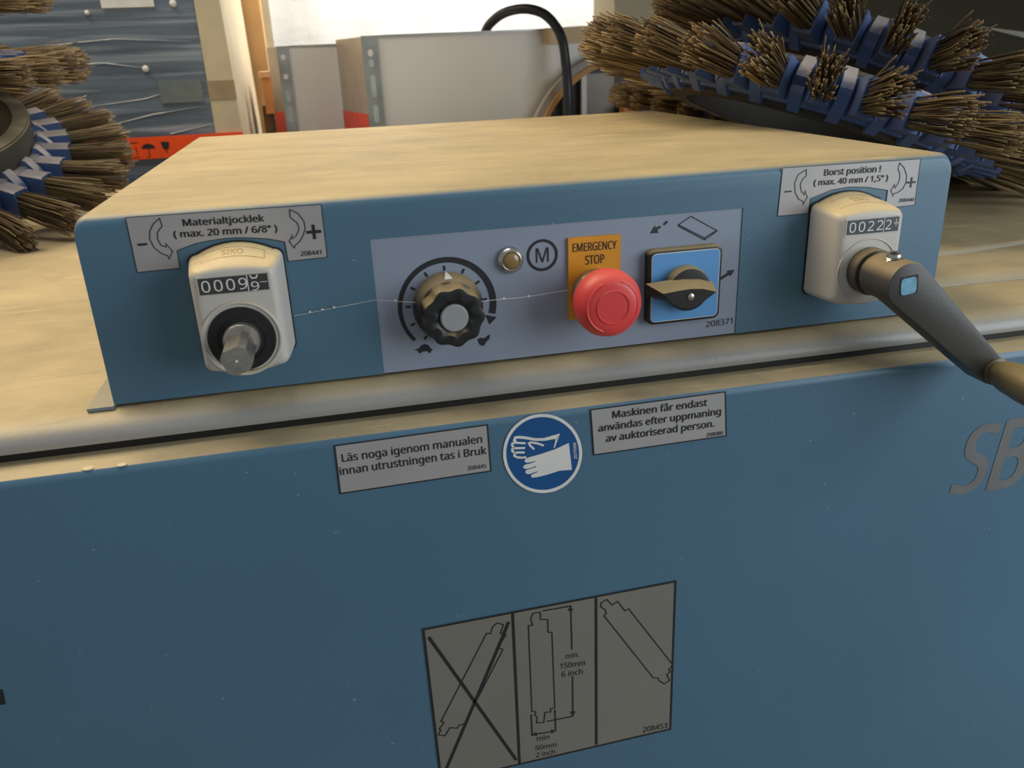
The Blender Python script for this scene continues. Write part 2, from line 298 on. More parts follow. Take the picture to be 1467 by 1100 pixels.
ART = {  # flat printed outlines, millimetres on the panel they are printed on
 'L_quad': [(26.70,104.30),(126.40,103.50),(126.20,74.50),(105.00,74.00),(104.60,84.90),(96.40,87.20),(88.20,88.40),(81.00,89.20),(74.20,89.40),(65.80,88.80),(58.50,87.90),(48.70,85.00),(48.40,75.40),(26.80,75.10)],
 'L_arr1': [(43.20,102.60),(39.50,99.90),(37.20,96.40),(36.30,92.30),(37.60,87.60),(40.50,84.30),(43.80,82.40),(43.90,80.70),(46.40,84.90),(43.80,89.30),(43.70,87.30),(41.30,88.40),(40.20,91.90),(40.70,95.30),(43.70,98.50)],
 'L_arr2': [(109.50,102.00),(113.70,99.60),(116.20,95.30),(116.40,91.10),(114.60,87.10),(112.20,84.10),(109.90,82.50),(109.20,81.00),(107.00,84.90),(109.20,88.60),(108.60,86.10),(111.40,87.90),(113.20,91.40),(112.60,94.60),(110.80,96.30),(109.30,97.90)],
 'R_quad': [(401.10,104.50),(496.10,103.70),(496.30,75.00),(475.30,74.60),(475.40,85.80),(460.70,88.80),(447.90,89.90),(435.50,88.90),(421.70,84.60),(420.90,75.50),(400.20,75.50)],
 'R_arr1': [(417.00,102.50),(411.70,99.70),(409.90,94.80),(410.80,89.20),(413.40,85.00),(416.80,83.20),(417.10,81.40),(419.40,85.80),(417.40,89.90),(417.30,87.10),(415.00,89.50),(413.80,93.60),(414.80,96.40),(417.40,98.90)],
 'R_arr2': [(481.40,102.30),(485.10,98.90),(487.50,94.30),(487.80,89.60),(486.00,85.90),(482.60,83.80),(479.60,83.30),(479.70,81.70),(477.70,85.50),(479.70,89.20),(480.20,86.80),(482.10,89.40),(482.90,92.30),(482.40,95.80),(480.70,98.80)],
 'E_quad': [(265.20,72.70),(265.80,73.30),(297.10,73.00),(297.80,72.40),(297.70,21.90),(265.70,23.10),(264.90,23.70)],
 'tray': [[(343.00,79.80),(360.30,69.80),(352.40,65.80),(335.10,75.30),(343.00,79.80)],[(335.10,75.30),(335.30,74.40),(352.60,64.60),(360.30,69.20),(360.30,69.80)],[(352.40,65.80),(352.60,64.60)]],
 'dash': [[(317.00,71.60),(320.00,76.20),(320.40,74.60),(323.00,75.80),(323.90,74.60),(321.40,73.20),(322.40,71.50)],[(325.10,76.50),(327.40,78.50),(328.30,77.40),(326.00,75.70)],[(363.90,39.60),(369.30,42.60),(368.70,43.80),(373.90,43.90),(371.40,40.00),(370.60,41.20),(364.20,37.80)]],
 'turtle': [(169.80,14.30),(172.70,15.00),(174.30,16.70),(176.30,17.30),(178.30,16.40),(179.70,14.20),(181.10,13.30),(180.00,13.00),(179.20,11.30),(178.10,11.70),(177.90,12.60),(174.80,12.80),(173.00,11.70),(172.20,12.40),(172.10,13.60)],
 'hare': [(208.20,16.70),(210.20,17.50),(212.50,16.80),(215.50,18.90),(216.00,18.50),(215.20,16.00),(213.30,14.30),(211.90,12.30),(210.60,12.20),(209.10,13.60)],
 'arc_tip': [(213.90,31.40),(220.60,29.30),(215.90,25.20)],
 'B_quad1': [(117.80,-23.50),(204.60,-22.80),(205.20,-52.80),(117.50,-53.70)],
 'B_quad2': [(267.00,-21.80),(352.90,-21.40),(355.30,-51.30),(268.90,-51.80)],
 'G_out': [(261.50,-49.70),(261.30,-52.20),(260.90,-54.80),(260.30,-57.20),(259.50,-59.60),(258.40,-61.80),(257.10,-63.90),(255.60,-65.80),(253.90,-67.50),(252.10,-69.00),(250.10,-70.30),(248.00,-71.30),(245.80,-72.10),(243.40,-72.70),(241.10,-72.90),(238.70,-72.90),(236.20,-72.70),(233.80,-72.10),(231.40,-71.40),(229.10,-70.30),(226.90,-69.10),(224.80,-67.60),(222.80,-65.90),(220.90,-64.00),(219.20,-62.00),(217.70,-59.80),(216.40,-57.50),(215.30,-55.10),(214.40,-52.60),(213.70,-50.10),(213.30,-47.50),(213.00,-45.00),(213.00,-42.40),(213.30,-39.90),(213.70,-37.50),(214.40,-35.10),(215.30,-32.90),(216.30,-30.80),(217.60,-28.80),(219.10,-27.00),(220.70,-25.40),(222.50,-24.00),(224.40,-22.80),(226.40,-21.80),(228.50,-21.00),(230.70,-20.50),(233.00,-20.20),(235.30,-20.20),(237.60,-20.40),(240.00,-20.80),(242.30,-21.50),(244.50,-22.40),(246.70,-23.50),(248.80,-24.90),(250.90,-26.50),(252.70,-28.20),(254.50,-30.20),(256.10,-32.30),(257.50,-34.50),(258.70,-36.90),(259.70,-39.30),(260.50,-41.80),(261.00,-44.40),(261.40,-47.00)],
 'G_in': [(259.50,-49.40),(259.40,-51.80),(259.00,-54.10),(258.50,-56.40),(257.70,-58.50),(256.70,-60.60),(255.50,-62.50),(254.10,-64.20),(252.60,-65.80),(250.90,-67.20),(249.10,-68.40),(247.10,-69.30),(245.10,-70.00),(242.90,-70.50),(240.70,-70.80),(238.50,-70.80),(236.30,-70.50),(234.10,-70.10),(231.90,-69.40),(229.70,-68.40),(227.70,-67.30),(225.70,-65.90),(223.90,-64.40),(222.20,-62.60),(220.60,-60.80),(219.20,-58.80),(218.00,-56.60),(217.00,-54.40),(216.10,-52.10),(215.50,-49.80),(215.10,-47.40),(214.90,-45.10),(214.90,-42.70),(215.10,-40.40),(215.50,-38.10),(216.10,-36.00),(216.90,-33.90),(217.90,-32.00),(219.10,-30.10),(220.40,-28.50),(221.90,-27.00),(223.60,-25.70),(225.30,-24.60),(227.20,-23.60),(229.20,-22.90),(231.20,-22.40),(233.30,-22.20),(235.40,-22.10),(237.60,-22.30),(239.70,-22.70),(241.90,-23.40),(244.00,-24.20),(246.00,-25.30),(247.90,-26.50),(249.80,-28.00),(251.50,-29.60),(253.10,-31.40),(254.60,-33.30),(255.90,-35.40),(257.00,-37.60),(257.90,-39.80),(258.60,-42.20),(259.10,-44.60),(259.40,-47.00)],
 'glove': [(253.20,-41.40),(244.50,-44.40),(235.70,-46.20),(227.40,-47.50),(225.90,-48.40),(225.90,-49.80),(227.00,-50.70),(229.70,-50.70),(232.40,-50.20),(232.10,-50.90),(229.20,-51.50),(226.00,-51.80),(224.70,-52.90),(225.10,-54.10),(226.70,-54.80),(229.60,-54.40),(232.80,-53.70),(232.50,-54.50),(229.60,-54.90),(226.60,-55.50),(225.90,-56.70),(226.80,-58.10),(228.70,-58.50),(230.90,-57.90),(233.70,-57.30),(233.50,-57.90),(230.20,-58.90),(229.20,-59.80),(229.90,-61.10),(232.80,-61.30),(239.20,-60.60),(247.20,-59.10),(254.90,-59.70)],
 'hand': [[(226.90,-46.90),(224.50,-46.90),(221.60,-46.30),(219.70,-45.00),(219.80,-43.60),(221.30,-43.00),(226.10,-43.70)],[(220.30,-43.10),(218.70,-41.90),(218.60,-40.50),(219.90,-40.00),(226.40,-40.80)],[(220.00,-39.80),(218.70,-38.20),(218.70,-36.90),(220.10,-36.40),(226.80,-37.80)],[(221.00,-36.50),(220.10,-34.80),(220.70,-33.30),(222.60,-33.20),(226.90,-34.20),(232.60,-36.20),(238.90,-37.00),(244.20,-36.60)]],
 'hand2': [[(231.90,-42.50),(229.60,-39.80),(228.80,-38.10),(229.70,-37.60),(234.00,-38.90),(237.80,-40.90)]],
 'handtri': [[(237.90,-36.00),(247.90,-34.40),(245.30,-38.40),(244.20,-37.40),(238.40,-37.70)],[(247.90,-34.40),(245.10,-37.90),(243.70,-43.30),(244.50,-43.20)]],
 'S_quad': [(156.80,-157.10),(325.20,-154.00),(325.80,-281.00),(159.00,-285.60)],
 'S_div': [[(214.20,-156.30),(214.00,-283.20)],[(270.00,-155.80),(270.00,-281.10)]],
 'S_x': [[(159.70,-163.60),(211.90,-279.70)],[(211.40,-162.70),(205.10,-177.90),(161.20,-278.90)]],
 'S_roll': [[(206.70,-183.60),(204.60,-182.30),(204.10,-180.50),(206.90,-175.90),(209.20,-172.40),(205.60,-170.40),(207.90,-164.10),(203.70,-162.00),(200.90,-164.20),(199.20,-169.40),(196.70,-168.50),(162.50,-232.70),(164.40,-233.90),(162.70,-236.70),(160.80,-238.60),(162.00,-239.80),(159.90,-243.60),(164.30,-245.60),(168.10,-239.40),(172.70,-241.20),(174.30,-239.00),(178.00,-238.60),(206.70,-183.60)],[(232.40,-251.20),(227.30,-250.30),(227.90,-245.40),(226.20,-243.00),(227.10,-240.50),(224.30,-239.50),(224.20,-168.40),(227.00,-168.70),(225.90,-162.80),(227.90,-159.20),(232.30,-159.60),(232.40,-165.30),(237.20,-166.30),(237.20,-176.50),(239.80,-177.10),(240.40,-240.20),(237.40,-240.30),(237.40,-243.20),(233.30,-242.60),(232.40,-251.20)],[(273.50,-160.60),(277.40,-158.70),(281.00,-163.90),(284.90,-161.70),(290.00,-170.30),(292.70,-169.30),(325.80,-223.10),(322.80,-226.50),(324.30,-228.80),(321.50,-230.40),(323.90,-236.40),(319.90,-238.40),(316.00,-234.90),(315.20,-232.20),(311.70,-231.40),(275.50,-171.30),(277.20,-169.70),(276.10,-166.40),(273.20,-163.50),(273.50,-160.60)]],
 'S_dim': [[(234.20,-158.80),(252.80,-158.90),(253.20,-193.90)],[(253.30,-216.20),(253.10,-250.90),(234.50,-250.90)],[(223.70,-241.90),(223.80,-261.20)],[(240.40,-241.80),(240.60,-261.00)],[(225.40,-260.00),(239.00,-260.90)]],
 'S_head': [[(251.00,-162.30),(252.60,-158.60),(254.50,-162.70)],[(251.00,-246.10),(255.10,-246.80),(253.10,-250.90)],[(223.80,-259.90),(226.80,-258.30),(227.30,-262.10)],[(240.40,-260.90),(237.40,-258.40),(237.60,-262.40)]],
 'left_letter': [(-94.10,-145.60),(-82.40,-147.90),(-83.30,-158.30),(-97.10,-157.40)],
}
TXT = {  # words, start and end of the baseline, height of a capital, all in millimetres
 'L': [('Materialtjocklek',(54.20,97.60),(95.50,96.80),3.55),('( max. 20 mm / 6/8" )',(48.60,91.90),(101.50,90.80),3.55),('208441',(112.20,76.40),(123.30,76.30),2.42)],
 'R': [('Borst position !',(429.50,98.00),(468.40,97.70),3.72),('( max. 40 mm / 1,5" )',(423.00,92.40),(474.30,91.90),3.52),('208440',(484.20,77.70),(495.20,77.50),2.14)],
 'E': [('EMERGENCY',(267.90,65.00),(295.10,64.60),4.90),('STOP',(275.70,56.60),(287.40,56.70),5.30)],
 'P': [('208371',(356.50,8.00),(374.60,8.50),3.81)],
 'B1': [('Läs noga igenom manualen',(120.90,-34.00),(201.00,-33.60),4.84),('innan utrustningen tas i Bruk',(118.80,-42.10),(203.10,-41.20),4.84),('208445',(191.40,-50.20),(202.60,-50.30),2.60)],
 'B2': [('Maskinen får endast',(280.60,-29.00),(341.20,-29.00),4.50),('användas efter uppmaning',(271.80,-36.70),(350.70,-36.20),4.50),('av auktoriserad person.',(276.70,-44.20),(346.80,-43.90),4.60),('208080',(342.00,-50.10),(352.90,-50.20),2.40)],
 'G': [('207088',(258.10,-52.70),(257.70,-41.80),1.80)],
 'S': [('min.',(248.90,-200.60),(258.10,-200.80),4.00),('150mm',(244.80,-208.10),(262.10,-208.90),4.40),('6 inch',(245.70,-215.20),(260.30,-215.90),4.40),('min',(227.00,-266.40),(235.70,-266.90),4.10),('50mm',(225.70,-274.60),(240.80,-275.10),4.10),('2 inch',(226.10,-281.20),(239.70,-281.30),4.10),('208453',(304.90,-278.70),(323.50,-279.00),4.60)],
 'SB': [('S',(528.50,-121.50),(551.00,-121.50),50.50),('B',(558.50,-123.00),(584.00,-123.00),53.00)],
}

# ------------------------------------------------------------------ setting
def struct(name, bm, m, parent=None, **k):
    o = done(name, bm, m, parent, **k)
    if parent is None: o['kind'] = 'structure'
    return o
FLOOR = -0.95
struct('floor', box(nb(), -3.2, 4.2, -3.2, 2.6, FLOOR-.1, FLOOR), M['concrete'])
struct('wall_back', box(nb(), -3.2, 4.2, 2.5, 2.6, FLOOR, 2.4), M['cardpale'])

# ------------------------------------------------------------------ machine body
body = thing('brushing_machine', 'blue enamelled brushing machine with instruction stickers and a dusty grey lid, under the control box', 'machine', (0.35, 0.46, FLOOR))
prof = [(.96, FLOOR+.001), (.96, -.0195), (-.032, -.0195), (-.0352, -.0202), (-.0368, -.0222), (-.037, -.0245), (-.037, FLOOR+.001)]
done('front_panel', prism(nb(), prof, -1.0, 1.7, 'x'), M['lower'], body)
done('rubber_gasket', box(nb(), -.99, 1.69, -.0125, .94, -.0194, -.0136), M['blackflat'], body)
for (x, y, r) in ((-.0105, -.0335, .0033), (.0065, -.0345, .0027)):
    bm = nb(); bmesh.ops.create_uvsphere(bm, u_segments=14, v_segments=8, radius=r)
    for v in bm.verts: v.co = Vector((x+v.co.x, y+v.co.y*.8, -.0197+v.co.z*.18))
    done('dried_drop', bm, M['cardpale'], body)
Y1 = -.037
def sticker(name, quad, m, parent, y, t=.0004, label=None, border=None):
    s = done(name, slab(nb(), quad, y-t, y), m, parent, label=label, smooth=0)
    if border:
        c = Vector((sum(p[0] for p in quad)/len(quad), sum(p[1] for p in quad)/len(quad)))
        q = quad
        printed('printed_border', stroke(nb(), q, border, y-t-.00015, closed=True), M['ink'], s)
    return s
s = sticker('instruction_sticker', ART['B_quad1'], M['sticker'], body, Y1, label='silver sticker reading Läs noga igenom manualen', border=.8)
lines(TXT['B1'], Y1-.0006, .022, s)
s = sticker('instruction_sticker', ART['B_quad2'], M['sticker'], body, Y1, label='silver sticker reading Maskinen får endast användas', border=.8)
lines(TXT['B2'], Y1-.0006, .034, s)
s = sticker('glove_sign', ART['G_out'], M['signblue'], body, Y1, label='round blue safety sign with white gloves')
printed('white_ring', ringflat(nb(), ART['G_out'], ART['G_in'], Y1-.0006), M['inkw'], s)
bm = flat(nb(), ART['glove'], Y1-.0006); printed('glove_symbol', bm, M['inkw'], s)
bm = nb()
for l in ART['hand']: stroke(bm, l, 1.35, Y1-.0006)
stroke(bm, ART['hand'][3], 1.75, Y1-.00062)
for l in ART['hand2']: stroke(bm, l, 1.3, Y1-.0006)
for l in ART['handtri']: flat(bm, l, Y1-.00064)
printed('hand_symbol', bm, M['inkw'], s)
bm = nb(); words(bm, TXT['G'][0], Y1-.0006, .02); printed('printed_text', bm, M['inkw'], s)
s = sticker('roller_diagram', ART['S_quad'], M['sign'], body, Y1, label='large dark silver sticker with three crossed or dimensioned roller outlines', border=1.5)
bm = nb()
for l in ART['S_div']: stroke(bm, l, 1.9, Y1-.0006)
printed('printed_divider', bm, M['ink'], s)
bm = nb()
for l in ART['S_x']: stroke(bm, l, 2.2, Y1-.0006)
printed('printed_cross', bm, M['ink'], s)
bm = nb()
for l in ART['S_roll']: printed('printed_outline', stroke(nb(), l, .8, Y1-.00062, closed=True), M['ink'], s)
bm.free()
bm = nb()
for k, l in enumerate(ART['S_dim']): printed('printed_dimension', stroke(nb(), l, 1.0, Y1-.0006-k*.00001), M['ink'], s)
for l in ART['S_head']: printed('printed_arrowhead', flat(nb(), l, Y1-.0007), M['ink'], s)
lines(TXT['S'], Y1-.0006, .008, s)
bm = nb()
words(bm, TXT['SB'][0], Y1-.0003, .022, .17); printed('printed_letter', bm, M['ink_grey'], body, label='large grey slanted letter S')
bm = nb(); words(bm, TXT['SB'][1], Y1-.0003, .022, .12); printed('printed_letter', bm, M['ink_grey'], body, label='large grey slanted letter B')
printed('printed_letter', flat(nb(), ART['left_letter'], Y1-.0003), M['ink'], body, label='dark end of a letter stroke')

# ------------------------------------------------------------------ lid
lid = body
lp = [(.97, -.0134), (.97, 0), (0.0, 0)]
for i in range(1, 9):
    a = PI/2*i/8; lp.append((-.0176*math.sin(a), -.0118+.0118*math.cos(a)))
lp += [(-.0172, -.0134)]
done('lid_sheet', prism(nb(), lp, -1.0, 1.7, 'x'), M['lid'], lid, label='dusty grey lid with rounded front edge')
bm = nb()
sp = [(.050, .0002), (.053, .0028), (.058, .0052), (.066, .0064), (.60, .0064), (.60, .0002)]
loft(bm, [[(.5235, y, z) for y, z in sp], [(.60, y+.001, z) for y, z in sp], [(.72, y-.004, z) for y, z in sp], [(1.65, y-.02, z) for y, z in sp]])
done('overlapping_sheet', bm, M['lid'], lid, label='raised dusty sheet with pale folded lip')
sp = [(.108, .0063), (.110, .0085), (.114, .0095), (.58, .0095), (.58, .0063)]
bm = nb(); loft(bm, [[(.524, y+.004, z) for y, z in sp], [(.64, y+.006, z) for y, z in sp], [(.74, y+.020, z) for y, z in sp], [(1.6, y+.05, z) for y, z in sp]])
done('overlapping_sheet', bm, M['lid'], lid)

# ------------------------------------------------------------------ control box
W, H, D = .52, .106, .494
cb = thing('control_box', 'blue control box with dusty top, dials, red stop button and rotary switch', 'control box', (W/2, D/2, 0))
pp = [(0, .0016), (0, H-.007)]
for i in range(1, 7): a = PI/2*i/6; pp.append((.007-.007*math.cos(a), H-.007+.007*math.sin(a)))
for i in range(0, 7): a = PI/2*i/6; pp.append((W-.007+.007*math.sin(a), H-.007+.007*math.cos(a)))
pp += [(W, .0016)]
# front bend: section shrinks as it turns into the top
bm = nb(); rings = []
def shr(d): return [(min(max(x, d*.0), W), z-(d if z > H-.008 else 0)) for x, z in pp]
for i in range(0, 6):
    a = PI/2*i/5; y = .0055*(1-math.sin(a)); d = .0055*(1-math.cos(a)); rings.append((y, d))
rings = [(D, 0)] + [(.0055*(1-math.sin(PI/2*i/5)), .0055*(1-math.cos(PI/2*i/5))) for i in range(6)]
loft(bm, [[(x, y, z) for x, z in shr(d)] for y, d in rings])
bmesh.ops.recalc_face_normals(bm, faces=bm.faces)
me = bpy.data.meshes.new('h'); bm.to_mesh(me); bm.free()
tmp = bpy.data.objects.new('h', me); COL.objects.link(tmp)
bm = box(nb(), .1506, .3768, -.01, .0012, -.01, .0822); bmesh.ops.recalc_face_normals(bm, faces=bm.faces)
mc = bpy.data.meshes.new('c'); bm.to_mesh(mc); bm.free(); cut = bpy.data.objects.new('c', mc); COL.objects.link(cut)
md = tmp.modifiers.new('b', 'BOOLEAN'); md.operation = 'DIFFERENCE'; md.object = cut; md.solver = 'EXACT'
bpy.context.view_layer.update()
hm = bpy.data.meshes.new_from_object(tmp.evaluated_get(bpy.context.evaluated_depsgraph_get()))
bpy.data.objects.remove(tmp); bpy.data.objects.remove(cut)
bm = nb(); bm.from_mesh(hm); done('box_housing', bm, M['blue'], cb, smooth=30)
done('mounting_flange', box(nb(), -.0135, .0005, -.0035, D-.01, .0004, .0022), mat('flange_grey', (120,132,138), .4, dust=.55), cb, bevel=.0004)
bo = done('flange_bolt', lathe_y(nb(), 0, 0, [(0, .0034), (.003, .0034), (.0036, .0028)], 6), M['zinc'], cb, local=True)
bo.data.transform(Matrix.Rotation(PI/2, 4, 'X')); bo.location = Vector((-.0075, .047, .0022))-wloc(cb)
# grey panel
pn = done('control_panel', slab(nb(), [(150.7, 1.8), (376.7, 1.8), (376.7, 82.1), (150.7, 82.1)], .0006, .0012), M['panel'], cb, smooth=0, label='grey control panel with black printed symbols')
YP = .0003
KX, KZ = 191.6, 39.2
def arcpts(r, a0, a1, n): return [(KX+r*math.cos(math.radians(a0+(a1-a0)*i/n)), KZ+r*math.sin(math.radians(a0+(a1-a0)*i/n))) for i in range(n+1)]
bm = nb(); n = 44; outer = []; inner = []
for i in range(n+1):
    a = math.radians(222-(222+15.5)*i/n); w = 2.1+2.0*i/n; ro = 29.2
    outer.append((KX+ro*math.cos(a), KZ+ro*math.sin(a))); inner.append((KX+(ro-w)*math.cos(a), KZ+(ro-w)*math.sin(a)))
for i in range(n):
    q = mm([outer[i], outer[i+1], inner[i+1], inner[i]]); bm.faces.new([bm.verts.new((x, YP, z)) for x, z in q])
flat(bm, ART['arc_tip'], YP)
for k in range(11):
    a = math.radians(232-k*28.4); r0, r1 = 21.3, 24.2
    stroke(bm, [(KX-.5+r0*math.cos(a), KZ+r0*math.sin(a)), (KX-.5+r1*math.cos(a), KZ+r1*math.sin(a))], 1.3, YP)
printed('printed_turtle', flat(nb(), ART['turtle'], YP), M['ink'], pn); printed('printed_hare', flat(nb(), ART['hare'], YP), M['ink'], pn)
printed('printed_speed_scale', bm, M['ink'], pn)
bm = nb(); c0 = (249.7, 64.3)
ringflat(bm, [(c0[0]+9.5*math.cos(t/24*PI), c0[1]+9.5*math.sin(t/24*PI)) for t in range(48)], [(c0[0]+7.9*math.cos(t/24*PI), c0[1]+7.9*math.sin(t/24*PI)) for t in range(48)], YP)
words(bm, ('M', (c0[0]-3.9, c0[1]-4.2), (c0[0]+3.9, c0[1]-4.2), 8.6), YP, 0)
printed('printed_motor_symbol', bm, M['ink'], pn)
bm = nb()
for l in ART['tray']: stroke(bm, l, .55, YP)
printed('printed_workpiece', bm, M['ink'], pn)
for l in ART['dash']: printed('printed_arrow', flat(nb(), l, YP), M['ink'], pn)
bm = nb(); words(bm, TXT['P'][0], YP, 0); printed('printed_text', bm, M['ink'], pn)
# stickers over the counters
for key, lab in (('L', 'silver sticker reading Materialtjocklek'), ('R', 'silver sticker reading Borst position')):
    s = sticker('counter_sticker', ART[key+'_quad'], M['sticker'], cb, 0, .0003, label=lab, border=.35)
    lines(TXT[key], -.0005, .042, s)
    for k in ('_arr1', '_arr2'): printed('printed_arrow', stroke(nb(), ART[key+k], .5, -.0005, True), M['ink'], s)
    bm = nb()
    if key == 'L':
        box(bm, .0298, .0346, -.0005, -.0004, .0891, .0903); px, pz, ps, pw = 120.7, 89.0, 8.0, 1.7
    else:
        box(bm, .4034, .4082, -.0005, -.0004, .0896, .0905); px, pz, ps, pw = 491.5, 89.6, 6.4, 1.2
    printed('printed_minus', bm, M['ink'], s); h_, w_ = ps/2, pw/2
    printed('printed_plus', flat(nb(), [(px+a_, pz+b_) for a_, b_ in ((-h_, w_), (-w_, w_), (-w_, h_), (w_, h_), (w_, w_), (h_, w_), (h_, -w_), (w_, -w_), (w_, -h_), (-w_, -h_), (-w_, -w_), (-h_, -w_))], -.0005), M['ink'], s)
# counters
def counter(cx, tag, digits):
    def outline(ins, zt, zb, arch, rc=4.5, n=6):
        hw = 24.6-ins; P = []
        def corner(x, z, a0):
            for i in range(n+1):
                a = math.radians(a0+90*i/n); P.append((x+rc*math.cos(a), z+rc*math.sin(a)))
        corner(cx+hw-rc, zt-arch-rc, 0)
        for i in range(1, 8):
            t = 1-2*i/8; P.append((cx+(hw-rc)*t, zt-arch*t*t))
        corner(cx-hw+rc, zt-arch-rc, 90)
        corner(cx-hw+rc, zb+2.5+rc, 180)
        for i in range(1, 8):
            t = -1+2*i/8; P.append((cx+(hw-rc)*t, zb+2.5*t*t))
        corner(cx+hw-rc, zb+2.5+rc, 270)
        return P
    rg = []
    for y, ins, zt, zb, arch in ((-.0002, -.6, 88.0, 20.4, 5.5), (-.0012, -.6, 88, 20.4, 5.5)):
        rg.append([(x/1000, y, z/1000) for x, z in outline(ins, zt, zb, arch)])
    gk = done('counter_gasket', loft(nb(), rg), M['blackflat'], cb)
    rg = []
    for y, ins, zt, zb, arch in ((-.0013, 0, 87.2, 21, 5.4), (-.010, .9, 85.6, 21, 4.4), (-.021, 2.1, 82.9, 21, 3.0), (-.0252, 2.8, 81.6, 21.2, 2.2), (-.0275, 3.8, 80.3, 22, 1.4), (-.0288, 5.2, 79.0, 23.3, 1.2), (-.0292, 6.6, 77.6, 24.6, .8)):
        rg.append([(x/1000, y, z/1000) for x, z in outline(ins, zt, zb, arch)])
    h = done('position_counter', loft(nb(), rg), M['white'], cb, label=tag)
    a0 = cx-17.2
    done('window_frame', box(nb(), (a0-.9)/1000, (a0+35.3)/1000, -.02945, -.0285, .0659, .0761), M['white'], h, bevel=.0002)
    done('number_window', box(nb(), a0/1000, (a0+34.4)/1000, -.0297, -.029, .0667, .0753), M['counter' if cx < 200 else 'counterb'], h)
    bm = nb()
    for i, ch in enumerate(digits[:4]):
        x0 = a0+1.3+i*6.1; words(bm, (ch, (x0, 68.1), (x0+4.3, 68.1), 5.9), -.0299, -.006)
    if cx < 200:
        words(bm, ('9', (a0+25.6, 66.9), (a0+29.6, 66.9), 4.6), -.0299, -.006)
        stroke(bm, [(a0+25.7, 75.0), (a0+26.6, 73.4), (a0+28.6, 73.4), (a0+29.5, 75.0)], .7, -.0299)
        stroke(bm, [(a0+24.1, 66.9), (a0+24.1, 75.1)], .5, -.0299); stroke(bm, [(a0+30.2, 71), (a0+33.9, 71)], .35, -.0299)
    else:
        words(bm, ('2', (a0+25.6, 68.0), (a0+29.4, 68.0), 5.8), -.0299, -.006)
        stroke(bm, [(a0+24.4, 66.9), (a0+24.4, 75.1)], .4, -.0299); stroke(bm, [(a0+31, 71.6), (a0+34, 71.6)], .6, -.0299)
        stroke(bm, [(a0+32.5, 69.5), (a0+32.5, 74)], .5, -.0299)
    printed('printed_number', bm, M['inkw'], h)
    # maker's name pressed in the sloping top, inside a frame
    bm = nb(); words(bm, ('SIKO', (cx-5.5, 0), (cx+5.5, 0), 3.4), 0, 0)
    fr = [(cx-16+2*i, -1.6) for i in range(17)]+[(cx+16-2*i, 5.0) for i in range(17)]
    stroke(bm, fr, .3, 0, True)
    from mathutils.bvhtree import BVHTree
    bv = BVHTree.FromPolygons([v.co+wloc(cb) for v in h.data.vertices], [tuple(p.vertices) for p in h.data.polygons])
    for v in bm.verts:
        t = v.co.z*1000; yv = -.0190+(t+1.6)*.0017
        hit = bv.ray_cast(Vector((v.co.x, yv, .2)), Vector((0, 0, -1)))[0]
        v.co = Vector((v.co.x, yv, (hit.z if hit else .085)+.00012))
    printed('pressed_lettering', bm, mat('pressed_tan', (172,148,106), .6), h)
    return h
cl = counter(78.0, 'offwhite counter reading 0009 with bare steel shaft', '0009')
cr = counter(446.8, 'offwhite counter reading 0022 behind the crank', '0022')
def ringlathe(name, cx, cz, prof, m, parent, n=48, fn=None, label=None, **k):
    return done(name, lathe_y(nb(), cx/1000, cz/1000, [(y/1000, r/1000) for y, r in prof], n, fn=fn), m, parent, label=label, **k)
ringlathe('dial_rim', 77.6, 41.4, [(-28.9, 20.6), (-29.9, 20.4), (-30.2, 19.9), (-30.0, 19.2), (-28.9, 18.4)], M['white'], cl)
ringlathe('dial_ring', 77.6, 41.4, [(-28.9, 17.4), (-29.8, 17.4), (-30.2, 17.0), (-30.2, 12.6), (-30.7, 12.3), (-30.7, 12.0), (-30.2, 11.7), (-30.2, 8)], M['blackflat'], cl)
ringlathe('shaft_collar', 77.6, 41.4, [(-29, 9.6), (-34, 9.6), (-35, 9.0), (-35.2, 6)], M['steel'], cl)
sq = []
for i in range(4):
    for s_ in (-1, 1):
        a = math.radians(90*i+18); hw, c_ = 6.7, 3.9; u = (math.cos(a), math.sin(a)); v = (-math.sin(a), math.cos(a))
        sq.append((77.6+u[0]*hw+v[0]*c_*s_, 41.4+u[1]*hw+v[1]*c_*s_))
done('square_shaft', prism(nb(), mm(sq), -.034, -.0655), M['steel'], cl, bevel=.0006)
ringlathe('centre_mark', 77.6, 41.4, [(-65.4, .7), (-65.8, .6)], M['inkw'], cl, 12)
ringlathe('dial_rim', 446.3, 43.6, [(-28.9, 20.2), (-29.6, 20.1), (-29.8, 19.7), (-29.6, 19.3), (-28.9, 19.1)], M['white'], cr)
# crank
AX, AZ = 446.8, 44.0; EX, EZ = 515.5, -17.0
crk = ringlathe('crank_handle', AX, AZ, [(-29.2, 14.2), (-36.5, 14.2), (-37.2, 13.6), (-37.4, 11.4), (-39.6, 11.4), (-39.8, 12.4), (-40.6, 13.1), (-56, 13.1)], M['crank'], cb, label='charcoal crank handle on the right counter')
ang = math.atan2(EZ-AZ, EX-AX); P = []
for i in range(15): a = ang+PI/2+PI*i/14; P.append((AX+13.3*math.cos(a), AZ+13.3*math.sin(a)))
for i in range(11): a = ang-PI/2+PI*i/10; P.append((EX+8.6*math.cos(a), EZ+8.6*math.sin(a)))
bm = nb(); Pi = lambda k: [(AX+(x-AX)*1, AZ+(z-AZ)*1) for x, z in P]
def offset_hull(k):
    Q = []
    for i in range(15): a = ang+PI/2+PI*i/14; Q.append((AX+(13.3-k)*math.cos(a), AZ+(13.3-k)*math.sin(a)))
    for i in range(11): a = ang-PI/2+PI*i/10; Q.append((EX+(8.6-k)*math.cos(a), EZ+(8.6-k)*math.sin(a)))
    return Q
